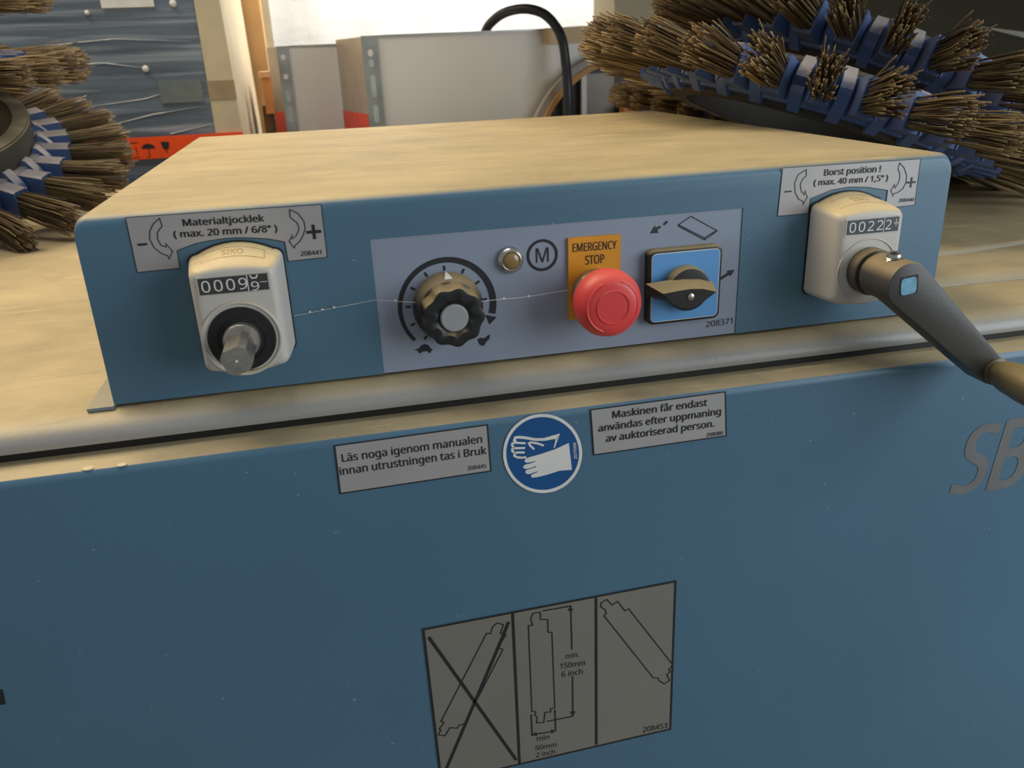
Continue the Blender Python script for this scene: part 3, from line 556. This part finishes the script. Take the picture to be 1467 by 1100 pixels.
loft(bm, [[(x/1000, y/1000, z/1000) for x, z in offset_hull(k)] for y, k in ((-50, 1.5), (-51.5, 0), (-67, 0), (-67.8, .3), (-68.1, 1.0))])
done('crank_arm', bm, M['crank'], crk, smooth=40)
ringlathe('handle_grip', EX+1, EZ, [(-66, 8.6), (-69.5, 8.6), (-70.2, 7.0), (-72, 7.0), (-72.8, 8.4), (-78, 9.6), (-92, 11.0), (-118, 11.6), (-140, 10.2), (-150, 8.4), (-153, 5)], mat('brown_grip', (96,86,62), .38, noise=.1, dust=.6, dustcol=(150,132,86), dust_lo=.2), crk, 32, label='smooth brownish grip')
a = math.radians(100); bm = nb(); c0 = Vector((AX+10.5*math.cos(a), -54.5, AZ+10.5*math.sin(a)))/1000; dv = Vector((math.cos(a), -.12, math.sin(a))).normalized()
for i in range(4):
    tube(bm, [c0+dv*(.001*i+.0005), c0+dv*(.001*i+.0009), c0+dv*(.001*i+.0013)], [.0040, .0045, .0040], 20)
tube(bm, [c0+dv*.0045, c0+dv*.0058], [.0044, .0038], 20)
ss = done('set_screw', bm, M['steel'], crk)
done('hex_socket', tube(nb(), [c0+dv*.0054, c0+dv*.0060], .0020, 6), M['blackflat'], ss)
def rsq(cx, cz, h, rot, rc):
    P = []
    for k in range(4):
        for i in range(4):
            a = math.radians(90*k+30*i); x = (h-rc)*(1 if k in (0, 3) else -1)+rc*math.cos(a); z = (h-rc)*(1 if k in (0, 1) else -1)+rc*math.sin(a)
            P.append((cx+x*math.cos(rot)-z*math.sin(rot), cz+x*math.sin(rot)+z*math.cos(rot)))
    return P
done('shaft_recess', prism(nb(), mm(rsq(AX, AZ, 5.6, .1, .4)), -.0679, -.0683), M['blackflat'], crk)
done('shaft_end', prism(nb(), mm(rsq(AX-.5, AZ-.2, 4.9, .1, 2.0)), -.0679, -.0687), M['cyanpaint'], crk, label='pale blue painted shaft end')
# speed knob
fl = lambda a, y: 1+(.045*math.cos(9*a+.6) if y < -.0118 else 0)
kn = done('speed_knob', lathe_y(nb(), KX/1000, KZ/1000, [(.0006, .0206), (-.003, .0205), (-.009, .0194), (-.0108, .0186), (-.0117, .0178), (-.0120, .0172), (-.0236, .0170), (-.0248, .0163), (-.0251, .0150), (-.0251, .0108), (-.0238, .0092), (-.0236, .0080)], 108, fn=fl), M['black'], cb, smooth=40, label='black fluted rotary speed knob')
ringlathe('knob_cap', KX, KZ, [(-23, 7.9), (-25.0, 7.9), (-25.6, 7.3), (-25.7, 0.5)], M['cap'], kn)
bm = nb(); loft(bm, [[(KX/1000-w, y-.0003, KZ/1000+z), (KX/1000+w, y-.0003, KZ/1000+z), (KX/1000+w, y+.0005, KZ/1000+z-.001), (KX/1000-w, y+.0005, KZ/1000+z-.001)] for w, y, z in ((.0002, -.0008, .0212), (.0012, -.006, .0204), (.0022, -.0108, .0192))])
done('pointer_mark', bm, M['inkw'], kn)
# lamp
lm = ringlathe('indicator_lamp', 230.2, 63.4, [(1, 7.9), (-1.0, 7.9), (-1.8, 7.4), (-3.2, 6.3), (-3.6, 5.6), (-3.2, 5.1), (-2, 5.0)], M['steel'], cb, label='small amber indicator lamp in a steel bezel')
ringlathe('lens', 230.2, 63.4, [(-1.5, 5.1), (-3.0, 4.9), (-4.0, 3.8), (-4.5, 2.2), (-4.6, .3)], M['amber'], lm)
# emergency stop
s = done('emergency_plate', slab(nb(), ART['E_quad'], -.0012, .0012), M['yellow'], cb, smooth=0, bevel=.0003, label='yellow plate reading EMERGENCY STOP')
lines(TXT['E'], -.0014, .012, s)
SX, SZ = 281.8, 38.6
es = ringlathe('emergency_button', SX, SZ, [(-16.5, 14), (-16.8, 18.2), (-18, 19.4), (-22, 20.0), (-26, 19.9), (-29.5, 18.8), (-32, 17.0), (-33.6, 14.6), (-34.2, 12.6), (-34.5, 9), (-34.6, .5)], M['red'], cb, 64, label='red mushroom emergency stop button')
ringlathe('chrome_collar', SX, SZ, [(-1.1, 15.2), (-6, 15.2), (-7.2, 14.4), (-8.0, 12.6), (-8.2, 11), (-12, 10.8), (-17.5, 10.8)], M['steel'], es)
for r, y in ((9.6, -34.5),):
    ringlathe('raised_ring', SX, SZ, [(y+.2, r+.7), (y-.5, r+.35), (y-.5, r-.35), (y+.2, r-.7)], M['red'], es, 56)
for a0, a1 in ((110, 250), (-70, 75)):
    bm = nb(); tube(bm, [((SX+15.2*math.cos(math.radians(a0+(a1-a0)*i/24)))/1000, -.0332, (SZ+15.2*math.sin(math.radians(a0+(a1-a0)*i/24)))/1000) for i in range(25)], [.0002]+[.0007]*23+[.0002], 6)
    done('raised_arrow_rib', bm, M['red'], es)
# rotary switch
def rrect(x0, x1, z0, z1, r, n=5):
    P = []
    for cx, cz, a0 in ((x1-r, z1-r, 0), (x0+r, z1-r, 90), (x0+r, z0+r, 180), (x1-r, z0+r, 270)):
        for i in range(n+1): a = math.radians(a0+90*i/n); P.append((cx+r*math.cos(a), cz+r*math.sin(a)))
    return P
BLK2 = mat('black_switch', (34,31,27), .42, noise=.08, dust=.9, dustcol=(160,140,98), dust_lo=.25)
bm = nb(); loft(bm, [[(x/1000, y/1000, z/1000) for x, z in rrect(314.0+i, 362.3-i, 15.2+i, 62.2-i, 4)] for y, i in ((1.0, 0), (-4.6, .2), (-5.4, .6), (-5.6, 1.2))])
sw = done('rotary_switch', bm, BLK2, cb, smooth=50, label='rotary switch with black handle on a bright blue plate')
done('switch_plate', prism(nb(), mm(rrect(316.0, 360.3, 17.2, 60.2, 3)), -.0055, -.0059), M['inkw'], sw, label='white edged bright blue plate')
done('blue_face', prism(nb(), mm(rrect(316.4, 359.9, 17.6, 59.8, 2.6)), -.0058, -.0061), M['cyan'], sw)
HX, HZ = 337.6, 38.2
ringlathe('switch_boss', HX, HZ, [(-6, 13.8), (-12.6, 13.6), (-13.6, 12.9), (-13.9, 11)], BLK2, sw)
front = [(315.5, 41.5), (325, 42.4), (333, 42.8), (341, 42.2), (350.5, 39.3), (345, 35.6), (340, 32.6), (335.5, 30.9), (331, 30.6), (326.5, 31.8), (322, 34.6), (318.5, 38)]
front = [(x, z-.6) for x, z in front]
back = [(309.5, 44.4), (322, 45.2), (333, 45.6), (344, 44.6), (353.0, 41.4), (348, 36.4), (343, 32.6), (337, 30.4), (331, 30.2), (324, 31.6), (316, 34.6), (310, 37.6)]
hd = done('switch_handle', loft(nb(), [[(x/1000, -.0128, z/1000) for x, z in back], [(x/1000, -.0240, z/1000) for x, z in front], [(x/1000*.96+.3335*.04, -.0248, z/1000*.96+.037*.04) for x, z in front]]), BLK2, sw, smooth=30)
ringlathe('handle_screw', 333.4, 37.2, [(-24, 2.2), (-25.4, 2.1), (-25.8, 1.4), (-25.9, .3)], M['steel'], sw, 16)
# cobweb
bm = nb(); tube(bm, [(.104, -.0012, .043), (.128, -.0016, .0455), (.150, -.001, .0475), (.172, -.011, .0465)], .00012, 5)
tube(bm, [(.208, -.020, .046), (.235, -.012, .0435), (.262, -.010, .0445)], .00010, 5)
for x, y, z in ((.113, -.0018, .0445), (.120, -.0018, .0452), (.1265, -.0018, .0458), (.161, -.006, .0475), (.222, -.016, .0450), (.2375, -.0125, .0440)):
    box(bm, x-.0006, x+.0006, y-.0004, y+.0004, z-.0004, z+.0004)
cw = done('cobweb_thread', bm, M['inkw'], smooth=0); settle(cw, 'thin white cobweb thread with specks strung across the control panel', 'cobweb')
# ------------------------------------------------------------------ disc brushes
def tuft_mesh(seed, n=105, spread=1.0):
    rnd = random.Random(seed); vs = []; fs = []; sh = []
    for k in range(n):
        a = rnd.uniform(-1, 1); b = rnd.uniform(-1, 1)
        y0, z0 = a*.0075, b*.0135
        stray = 2.2 if rnd.random() < .06 else 1
        y1 = (a*.0115+rnd.gauss(0, .0016*stray))*spread; z1 = (b*.017+rnd.gauss(0, .0019*stray))*spread
        L = rnd.uniform(.066, .079)*(1.06 if stray > 1 else 1)-.006*(a*a+b*b); ph = rnd.uniform(0, 6.28); wv = rnd.uniform(.0002, .0007)
        r = rnd.uniform(.0006, .00105); shade = min(1, max(0, rnd.gauss(.35, .3)))
        st = len(vs)
        for i in range(5):
            t = i/4; x = .186+L*t; e = t**1.1
            cy = y0+(y1-y0)*e+wv*math.sin(ph+t*9)*t; cz = z0+(z1-z0)*e+wv*math.cos(ph*1.3+t*8)*t
            for j in range(3):
                q = 2.094*j+ph; vs.append((x, cy+r*math.cos(q), cz+r*math.sin(q))); sh.append(shade*(.75+.25*t))
        for i in range(4):
            for j in range(3):
                fs.append((st+i*3+j, st+i*3+(j+1) % 3, st+(i+1)*3+(j+1) % 3, st+(i+1)*3+j))
        fs.append((st+12, st+13, st+14))
    me = bpy.data.meshes.new('bristle_tuft'); me.from_pydata(vs, [], fs)
    at = me.attributes.new('shade', 'FLOAT', 'POINT'); at.data.foreach_set('value', sh)
    me.materials.append(M['bristle']); me.shade_smooth(); return me
TUFT = [tuft_mesh(s) for s in (1, 2, 3, 4)]
def segment_mesh():
    bm = nb(); NSEG = 28; dth = 2*PI/NSEG
    # band piece
    def wedge(r0, r1, h, z0, z1):
        ps = [(r*math.cos(a), r*math.sin(a)) for r, a in ((r0, -h), (r1, -h), (r1, 0), (r1, h), (r0, h), (r0, 0))]
        prism(bm, ps, z0, z1, 'z')
    wedge(.1525, .1615, dth*.495, -.019, .017)
    box(bm, .160, .1885, -.0095, .0095, -.0165, .0165)
    box(bm, .1885, .1905, -.0095, -.0080, -.0165, .0165); box(bm, .1885, .1905, .0080, .0095, -.0165, .0165)
    a = dth/2                                     # pointed fin half way to the next block
    for s_ in (1, -1):
        ps = []
        for r, z in ((.153, .010), (.1535, .0215), (.156, .0245), (.1595, .0235), (.170, .0125), (.1735, .008), (.1735, -.004), (.162, -.006), (.153, -.004)): ps.append((r, z*s_))
        A = []; B = []
        for r, z in ps:
            for lst, off in ((A, -.0056), (B, .0056)):
                lst.append(bm.verts.new((r*math.cos(a)-off*math.sin(a), r*math.sin(a)+off*math.cos(a), z)))
        n = len(ps)
        for i in range(n): bm.faces.new((A[i], A[(i+1) % n], B[(i+1) % n], B[i]))
        bm.faces.new(A); bm.faces.new(B[::-1])
    es = [e for e in bm.edges if len(e.link_faces) == 2 and e.calc_face_angle(0) > .7]
    bmesh.ops.bevel(bm, geom=es, offset=.0017, segments=2, affect='EDGES', clamp_overlap=True)
    bmesh.ops.recalc_face_normals(bm, faces=bm.faces)
    me = bpy.data.meshes.new('brush_segment'); bm.to_mesh(me); bm.free(); me.materials.append(M['segblue']); me.shade_smooth()
    me.set_sharp_from_angle(angle=math.radians(40)); return me
SEG = segment_mesh()
def hub_mesh(h):
    n = 72; prof = [(.133, -.020), (.133, h-.0025), (.1345, h), (.1490, h), (.1505, h-.0005), (.1508, h-.0018), (.1525, h-.0025), (.1530, h-.004), (.1530, -.022), (.150, -.024), (.1345, -.024)]
    bm = nb(); R = []
    for i in range(n):
        a = 2*PI*i/n; R.append([bm.verts.new((r*math.cos(a), r*math.sin(a), z)) for r, z in prof])
    for i in range(n):
        for j in range(len(prof)):
            k = (j+1) % len(prof); bm.faces.new((R[i][j], R[i][k], R[(i+1) % n][k], R[(i+1) % n][j]))
    bmesh.ops.recalc_face_normals(bm, faces=bm.faces)
    me = bpy.data.meshes.new('hub_ring'); bm.to_mesh(me); bm.free(); me.materials.append(M['hub']); me.shade_smooth()
    me.set_sharp_from_angle(angle=math.radians(30)); return me
HUB = hub_mesh(.047); HUB_LOW = hub_mesh(.024)
def disc_brush(label, c, normal, spin, group=None, scale=1.0, hub=None):
    t = thing('disc_brush', label, 'brush', c, group)
    q = Vector(normal).normalized().to_track_quat('Z', 'Y').to_matrix().to_4x4() @ Matrix.Rotation(spin, 4, 'Z')
    t.rotation_euler = q.to_euler(); t.scale = (scale,)*3
    link('hub_ring', hub or HUB_LOW, t)
    for i in range(28):
        a = 2*PI*i/28; s_ = link('brush_segment', SEG, t); s_.rotation_euler = (0, 0, a)
        u = link('bristle_tuft', TUFT[(i*7+i//4) % 4], t); u.rotation_euler = (0, 0, a)
    return t
disc_brush('lowest dusty blue and brown disc brush left of the control box', (-.362, .662, .086), (.095, -.335, 1), .06, 'disc brushes piled left of the control box', hub=HUB)
disc_brush('middle disc brush of the left pile, its single tuft pointing right', (-.40, .70, .185), (.02, -.06, 1), .1, 'disc brushes piled left of the control box')
disc_brush('topmost disc brush of the left pile, cut off by the frame edge', (-.425, .70, .262), (.0, -.04, 1), .02, 'disc brushes piled left of the control box')
rod = done('spindle_rod', tube(nb(), [(-.40, .70, .0005), (-.40, .70, .33)], .016, 20), M['steel'], bevel=.001)
settle(rod, 'grey steel spindle rod through the left pile of brushes', 'rod')
disc_brush('smaller dark disc brush lying lowest behind the right pile', (.756, .745, .060), (.28, .0, 1), .02, 'disc brushes piled right of the control box', scale=.79)
disc_brush('middle disc brush of the right pile, its tufts pointing at the camera', (.647, .367, .106), (.353, .008, 1), .095, 'disc brushes piled right of the control box')
disc_brush('upper disc brush of the right pile, resting on the middle one', (.745, .425, .128), (.47, .028, 1), .08, 'disc brushes piled right of the control box')

# ------------------------------------------------------------------ things behind the machine
def at(x, z): return x, z
# film wrapped crate
cr_ = thing('wrapped_crate', 'dark blue crate in clear stretch film with cardboard edge strip', 'crate', (-.55, 1.35, FLOOR))
done('crate_front', box(nb(), -1.15, -.045, 1.10, 1.60, FLOOR+.001, .62), M['crate'], cr_)
bm = nb(); loft(bm, [[(-.0455, 1.094, z), (.000+k, 1.094, z), (.000+k, 1.60, z), (-.0455, 1.60, z)] for z, k in ((FLOOR+.001, 0), (.05, -.001), (.62, -.012))])
eg = done('edge_strip', bm, M['cardpale'], cr_, bevel=.002)
done('brown_tape_patch', box(nb(), -.046, -.002, 1.0925, 1.094, .122, .152), M['tape_brown'], eg)
done('orange_tape', box(nb(), -.60, -.0005, 1.0905, 1.0935, .032, .0675), M['orange'], cr_, label='orange red tape with black umbrella and glass symbols')
bm = nb(); yy = 1.0900
def mmp(x, z): return (x*1000, z*1000)
ux, uz = -.158, .047
flat(bm, [(ux*1000+11*math.cos(math.radians(a)), uz*1000+2+8*math.sin(math.radians(a))) for a in range(0, 181, 15)], yy)
stroke(bm, [(ux*1000, uz*1000+2), (ux*1000, uz*1000-11), (ux*1000-2, uz*1000-12.5), (ux*1000-4, uz*1000-11)], 1.2, yy)
gx, gz = -.130, .052
flat(bm, [(gx*1000-7, gz*1000+7), (gx*1000+7, gz*1000+6), (gx*1000+5, gz*1000-4), (gx*1000, gz*1000-7), (gx*1000-5, gz*1000-4)], yy); stroke(bm, [(gx*1000, gz*1000-5), (gx*1000, gz*1000-12)], 1.5, yy)
words(bm, ('19 !', (-203, 38), (-176, 40), 13), yy, .0); stroke(bm, [(-198, 58), (-174, 60)], 1.6, yy); stroke(bm, [(-198, 34), (-174, 36)], 1.2, yy)
words(bm, ('19 !', (-283, 36), (-256, 38), 13), yy, .0)
printed('printed_symbols', bm, M['ink'], [o for o in cr_.children if o.name.startswith('orange')][0])
done('film_label', box(nb(), -.125, -.056, 1.0965, 1.0995, .120, .156), M['labelgreen'], cr_)
done('white_label', box(nb(), -.188, -.108, 1.0965, 1.0995, .268, .345), M['inkw'], cr_)
bm = nb()
for x, z, r in ((-.140, .175, .0055), (-.079, .272, .006), (-.212, .262, .004)):
    lathe_y(bm, x, z, [(1.100, r), (1.096, r*.8), (1.0945, r*.3)], 12)
done('film_knot', bm, M['inkw'], cr_)
bm = nb()
for pts, r in ((((-.30, .185), (-.20, .186), (-.142, .176)), .0014), (((-.22, .088), (-.14, .103), (-.06, .112)), .0012), (((-.33, .165), (-.24, .166)), .0012), (((-.12, .070), (-.05, .082)), .0010), (((-.30, .215), (-.18, .222), (-.06, .214)), .001), (((-.24, .12), (-.15, .128), (-.06, .150)), .0009)):
    tube(bm, [(x, 1.0995, z) for x, z in pts], [.0003]+[r]*(len(pts)-2)+[.0003] if len(pts) > 2 else [r, .0003], 6)
done('film_fold', bm, mat('film_white', (158,166,172), .25), cr_)
# cardboard column and wooden bits
o = done('cardboard_column', box(nb(), -.030, .032, 1.62, 1.70, FLOOR+.001, .60), M['card'], bevel=.002); settle(o, 'tall brown cardboard column beside the film wrapped crate', 'cardboard')
t = thing('wooden_block_stack', 'orange wooden block on a dark post between crate and white sheet', 'wood', (.045, 1.46, FLOOR))
done('dark_post', box(nb(), .018, .040, 1.42, 1.50, FLOOR+.001, .093), M['darkwood'], t, bevel=.001)
done('grey_base', box(nb(), .041, .075, 1.41, 1.50, FLOOR+.001, .077), mat('pinkish_crate', (172,150,138), .6, noise=.3, nscale=90), t, bevel=.001)
done('orange_block', box(nb(), .026, .078, 1.405, 1.49, .078, .148), M['wood'], t, bevel=.006)
done('block_top', box(nb(), .020, .078, 1.40, 1.49, .1485, .160), mat('pale_orange_wood', (226,176,126), .5), t, bevel=.003)
# white woven sheet
bm = nb(); n = 40; top = []; 
for i in range(n+1):
    x = .04+.905*i/n; y = 1.93+.003*math.sin(i*.9)+.0015*math.sin(i*2.1); top.append((x, y))
vs = [[bm.verts.new((x, y+dy, z)) for z in (FLOOR+.001, -.3, .2, .9)] for x, y in top for dy in (0,)]
for a, b in zip(vs, vs[1:]):
    for j in range(3): bm.faces.new((a[j], b[j], b[j+1], a[j+1]))
bmesh.ops.solidify(bm, geom=bm.faces[:], thickness=.003)
ws = done('woven_sheet', bm, M['sheet']); settle(ws, 'large white woven plastic sheet hanging behind the steel panels', 'sheet')
# steel panels
def steel_panel(label, x0, x1, xb, y, yb, z1, post_w, holes):
    t = thing('steel_panel', label, 'panel', ((x0+x1)/2, y, FLOOR), 'steel panels standing behind the machine')
    done('front_sheet', box(nb(), x0+post_w, x1, y, y+.004, FLOOR+.001, z1), M['whitepanel'], t)
    p = done('corner_post', box(nb(), x0, x0+post_w, y-.004, y+.012, FLOOR+.001, z1+.001), M['zinc'], t, bevel=.001)
    for hz, h_, m_ in holes:
        prf = rrect((x0+post_w/2)*1000-4.5, (x0+post_w/2)*1000+4.5, hz*1000-h_*500, hz*1000+h_*500, 4.4)
        done('post_hole', prism(nb(), mm(prf), y-.0046, y-.0042), m_, p)
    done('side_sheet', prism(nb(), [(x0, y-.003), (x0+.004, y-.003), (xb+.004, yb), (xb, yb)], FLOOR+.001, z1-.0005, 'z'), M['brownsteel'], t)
    done('top_lip', box(nb(), x0+post_w, x1, y-.002, y+.016, z1-.0015, z1+.0015), M['zinc'], t)
    k = (x0-xb)/(y-yb)
    if label.startswith('large') or True:
        zt = .083 if x0 > .15 else .085
        done('red_corner', prism(nb(), [(x0-.0006, y-.002), (x0-.0012, y-.002), (xb-.0012, yb+.0), (xb-.0006, yb)], FLOOR+.002, zt, 'z'), M['redpaint'], t, label='red painted lower part')
    return t
HB = M['inkw']; HD = mat('hole_grey', (178,192,190), .5)
steel_panel('small grey steel panel with perforated left post, left of the large one', .0665, .184, .046, 1.305, 1.36, .204, .022, ((.185, .010, HB), (.150, .010, HB), (.115, .022, HD), (.08, .03, HD)))
steel_panel('large steel panel with perforated corner post and brown side', .2185, .780, .180, 1.12, 1.30, .2125, .028, ((.185, .012, HB), (.168, .014, HD), (.130, .038, HD), (.083, .03, HD)))
bm = nb(); loft(bm, [[(.548, 1.108, z), (.70, 1.108, z+.003), (.70, 1.112, z+.003), (.548, 1.112, z)] for z in (.1875, .2145)])
cp = done('cardboard_strip', bm, mat('card_light', (212,186,146), .7)); cp_l = settle(cp, 'folded brown cardboard strip taped over the top edge of the large panel', 'cardboard')
# black cable loop
pts = [(.455, 1.20, .10), (.452, 1.19, .17), (.452, 1.18, .212), (.466, 1.16, .233), (.487, 1.14, .245), (.514, 1.11, .2475), (.541, 1.09, .238), (.560, 1.075, .216), (.569, 1.065, .19), (.5725, 1.06, .155), (.573, 1.05, .11), (.572, 1.045, .03), (.572, 1.04, -.2), (.572, 1.04, -.8)]
def smooth_pts(P, n=6):
    P = [Vector(p) for p in P]; out = []
    for i in range(len(P)-1):
        a, b, c, d = P[max(i-1, 0)], P[i], P[i+1], P[min(i+2, len(P)-1)]
        for k in range(n):
            t = k/n; out.append(.5*((2*b)+(c-a)*t+(2*a-5*b+4*c-d)*t*t+(3*b-a-3*c+d)*t**3))
    return out+[P[-1]]
cb_ = done('black_cable', tube(nb(), smooth_pts(pts), .0085, 14), M['cable']); settle(cb_, 'thick black cable looping over the top of the large steel panel', 'cable')
# round frame in front of the panel
t = thing('round_frame', 'large round steel frame with tan inner rim behind the control box', 'frame', (.66, 1.08, FLOOR))
def torus_band(cx, cz, r0, r1, y0, y1, n=80):
    bm = nb(); R = []
    for i in range(n):
        a = 2*PI*i/n; c, s_ = math.cos(a), math.sin(a); R.append([bm.verts.new((cx+r*c, y, cz+r*s_)) for r, y in ((r0, y0), (r1, y0), (r1, y1), (r0, y1))])
    for i in range(n):
        for j in range(4): bm.faces.new((R[i][j], R[i][(j+1) % 4], R[(i+1) % n][(j+1) % 4], R[(i+1) % n][j]))
    return bm
RX, RZ, RR = .704, -.026, .203
done('outer_band', torus_band(RX, RZ, RR-.012, RR, 1.085, 1.105), M['greypanel'], t, bevel=.002)
done('inner_rim', torus_band(RX, RZ, RR-.022, RR-.0125, 1.080, 1.104), M['card'], t, bevel=.001)
bm = lathe_y(nb(), RX, RZ, [(1.1062, RR-.004), (1.1072, RR-.004)], 80); done('back_plate', bm, mat('dark_back', (70,70,74), .6), t)
for x, w, m_ in ((.5785, .003, M['inkw']), (.589, .004, M['inkw']), (.6155, .0048, M['inkw'])):
    done('upright_bar', box(nb(), x-w, x+w, 1.088, 1.094, RZ-.14, RZ+math.sqrt(max(.001, (RR-.022)**2-(x-RX)**2))-.0005), m_, t, bevel=.001)
done('grey_plate', box(nb(), .6225, .676, 1.095, 1.099, RZ-.15, RZ+.160), M['greypanel'], t)
# cardboard column behind the right brushes
o = done('cardboard_stack', box(nb(), .800, .905, 1.45, 1.60, FLOOR+.001, .40), M['cardpale'], bevel=.003); settle(o, 'tall pale cardboard box between round frame and right brushes', 'box')
o = done('orange_container', box(nb(), .681, .712, 1.05, 1.0795, FLOOR+.001, .078), M['wood'], bevel=.003); settle(o, 'small orange container low beside the right brushes', 'container')
o = done('beige_clamp', loft(nb(), [[(x+dx, 1.30+dy, z) for dx, dy in ((-.018, -.02), (.018, -.02), (.018, .02), (-.018, .02))] for x, z in ((.772, FLOOR+.001), (.772, .075), (.765, .10), (.770, .125), (.768, .135))]), M['cardpale'], bevel=.003); settle(o, 'pale beige post end seen between the right brushes', 'post')
# dark cabinet at the right
t = thing('dark_cabinet', 'dark brown cabinet with a pale edge strip behind the right brushes', 'cabinet', (2.0, 1.75, FLOOR))
done('cabinet_body', box(nb(), .96, 3.2, 1.60, 2.1, FLOOR+.001, .9), M['dark'], t, bevel=.004)
done('shade_board', box(nb(), .33, 3.2, .21, 1.597, .430, .455), M['dark'], t, bevel=.002)  # unseen board added overhead to shade the right brushes
done('shade_board_upright', box(nb(), 3.14, 3.20, .21, .27, FLOOR+.001, .4295), M['dark'], t, bevel=.002)  # upright added under the unseen shading board
bm = nb(); prism(bm, [(1.858, .192), (2.01, .172), (2.10, .157), (2.10, .140), (2.01, .158)], 1.585, 1.599); done('pale_strip', bm, M['pale'], t)
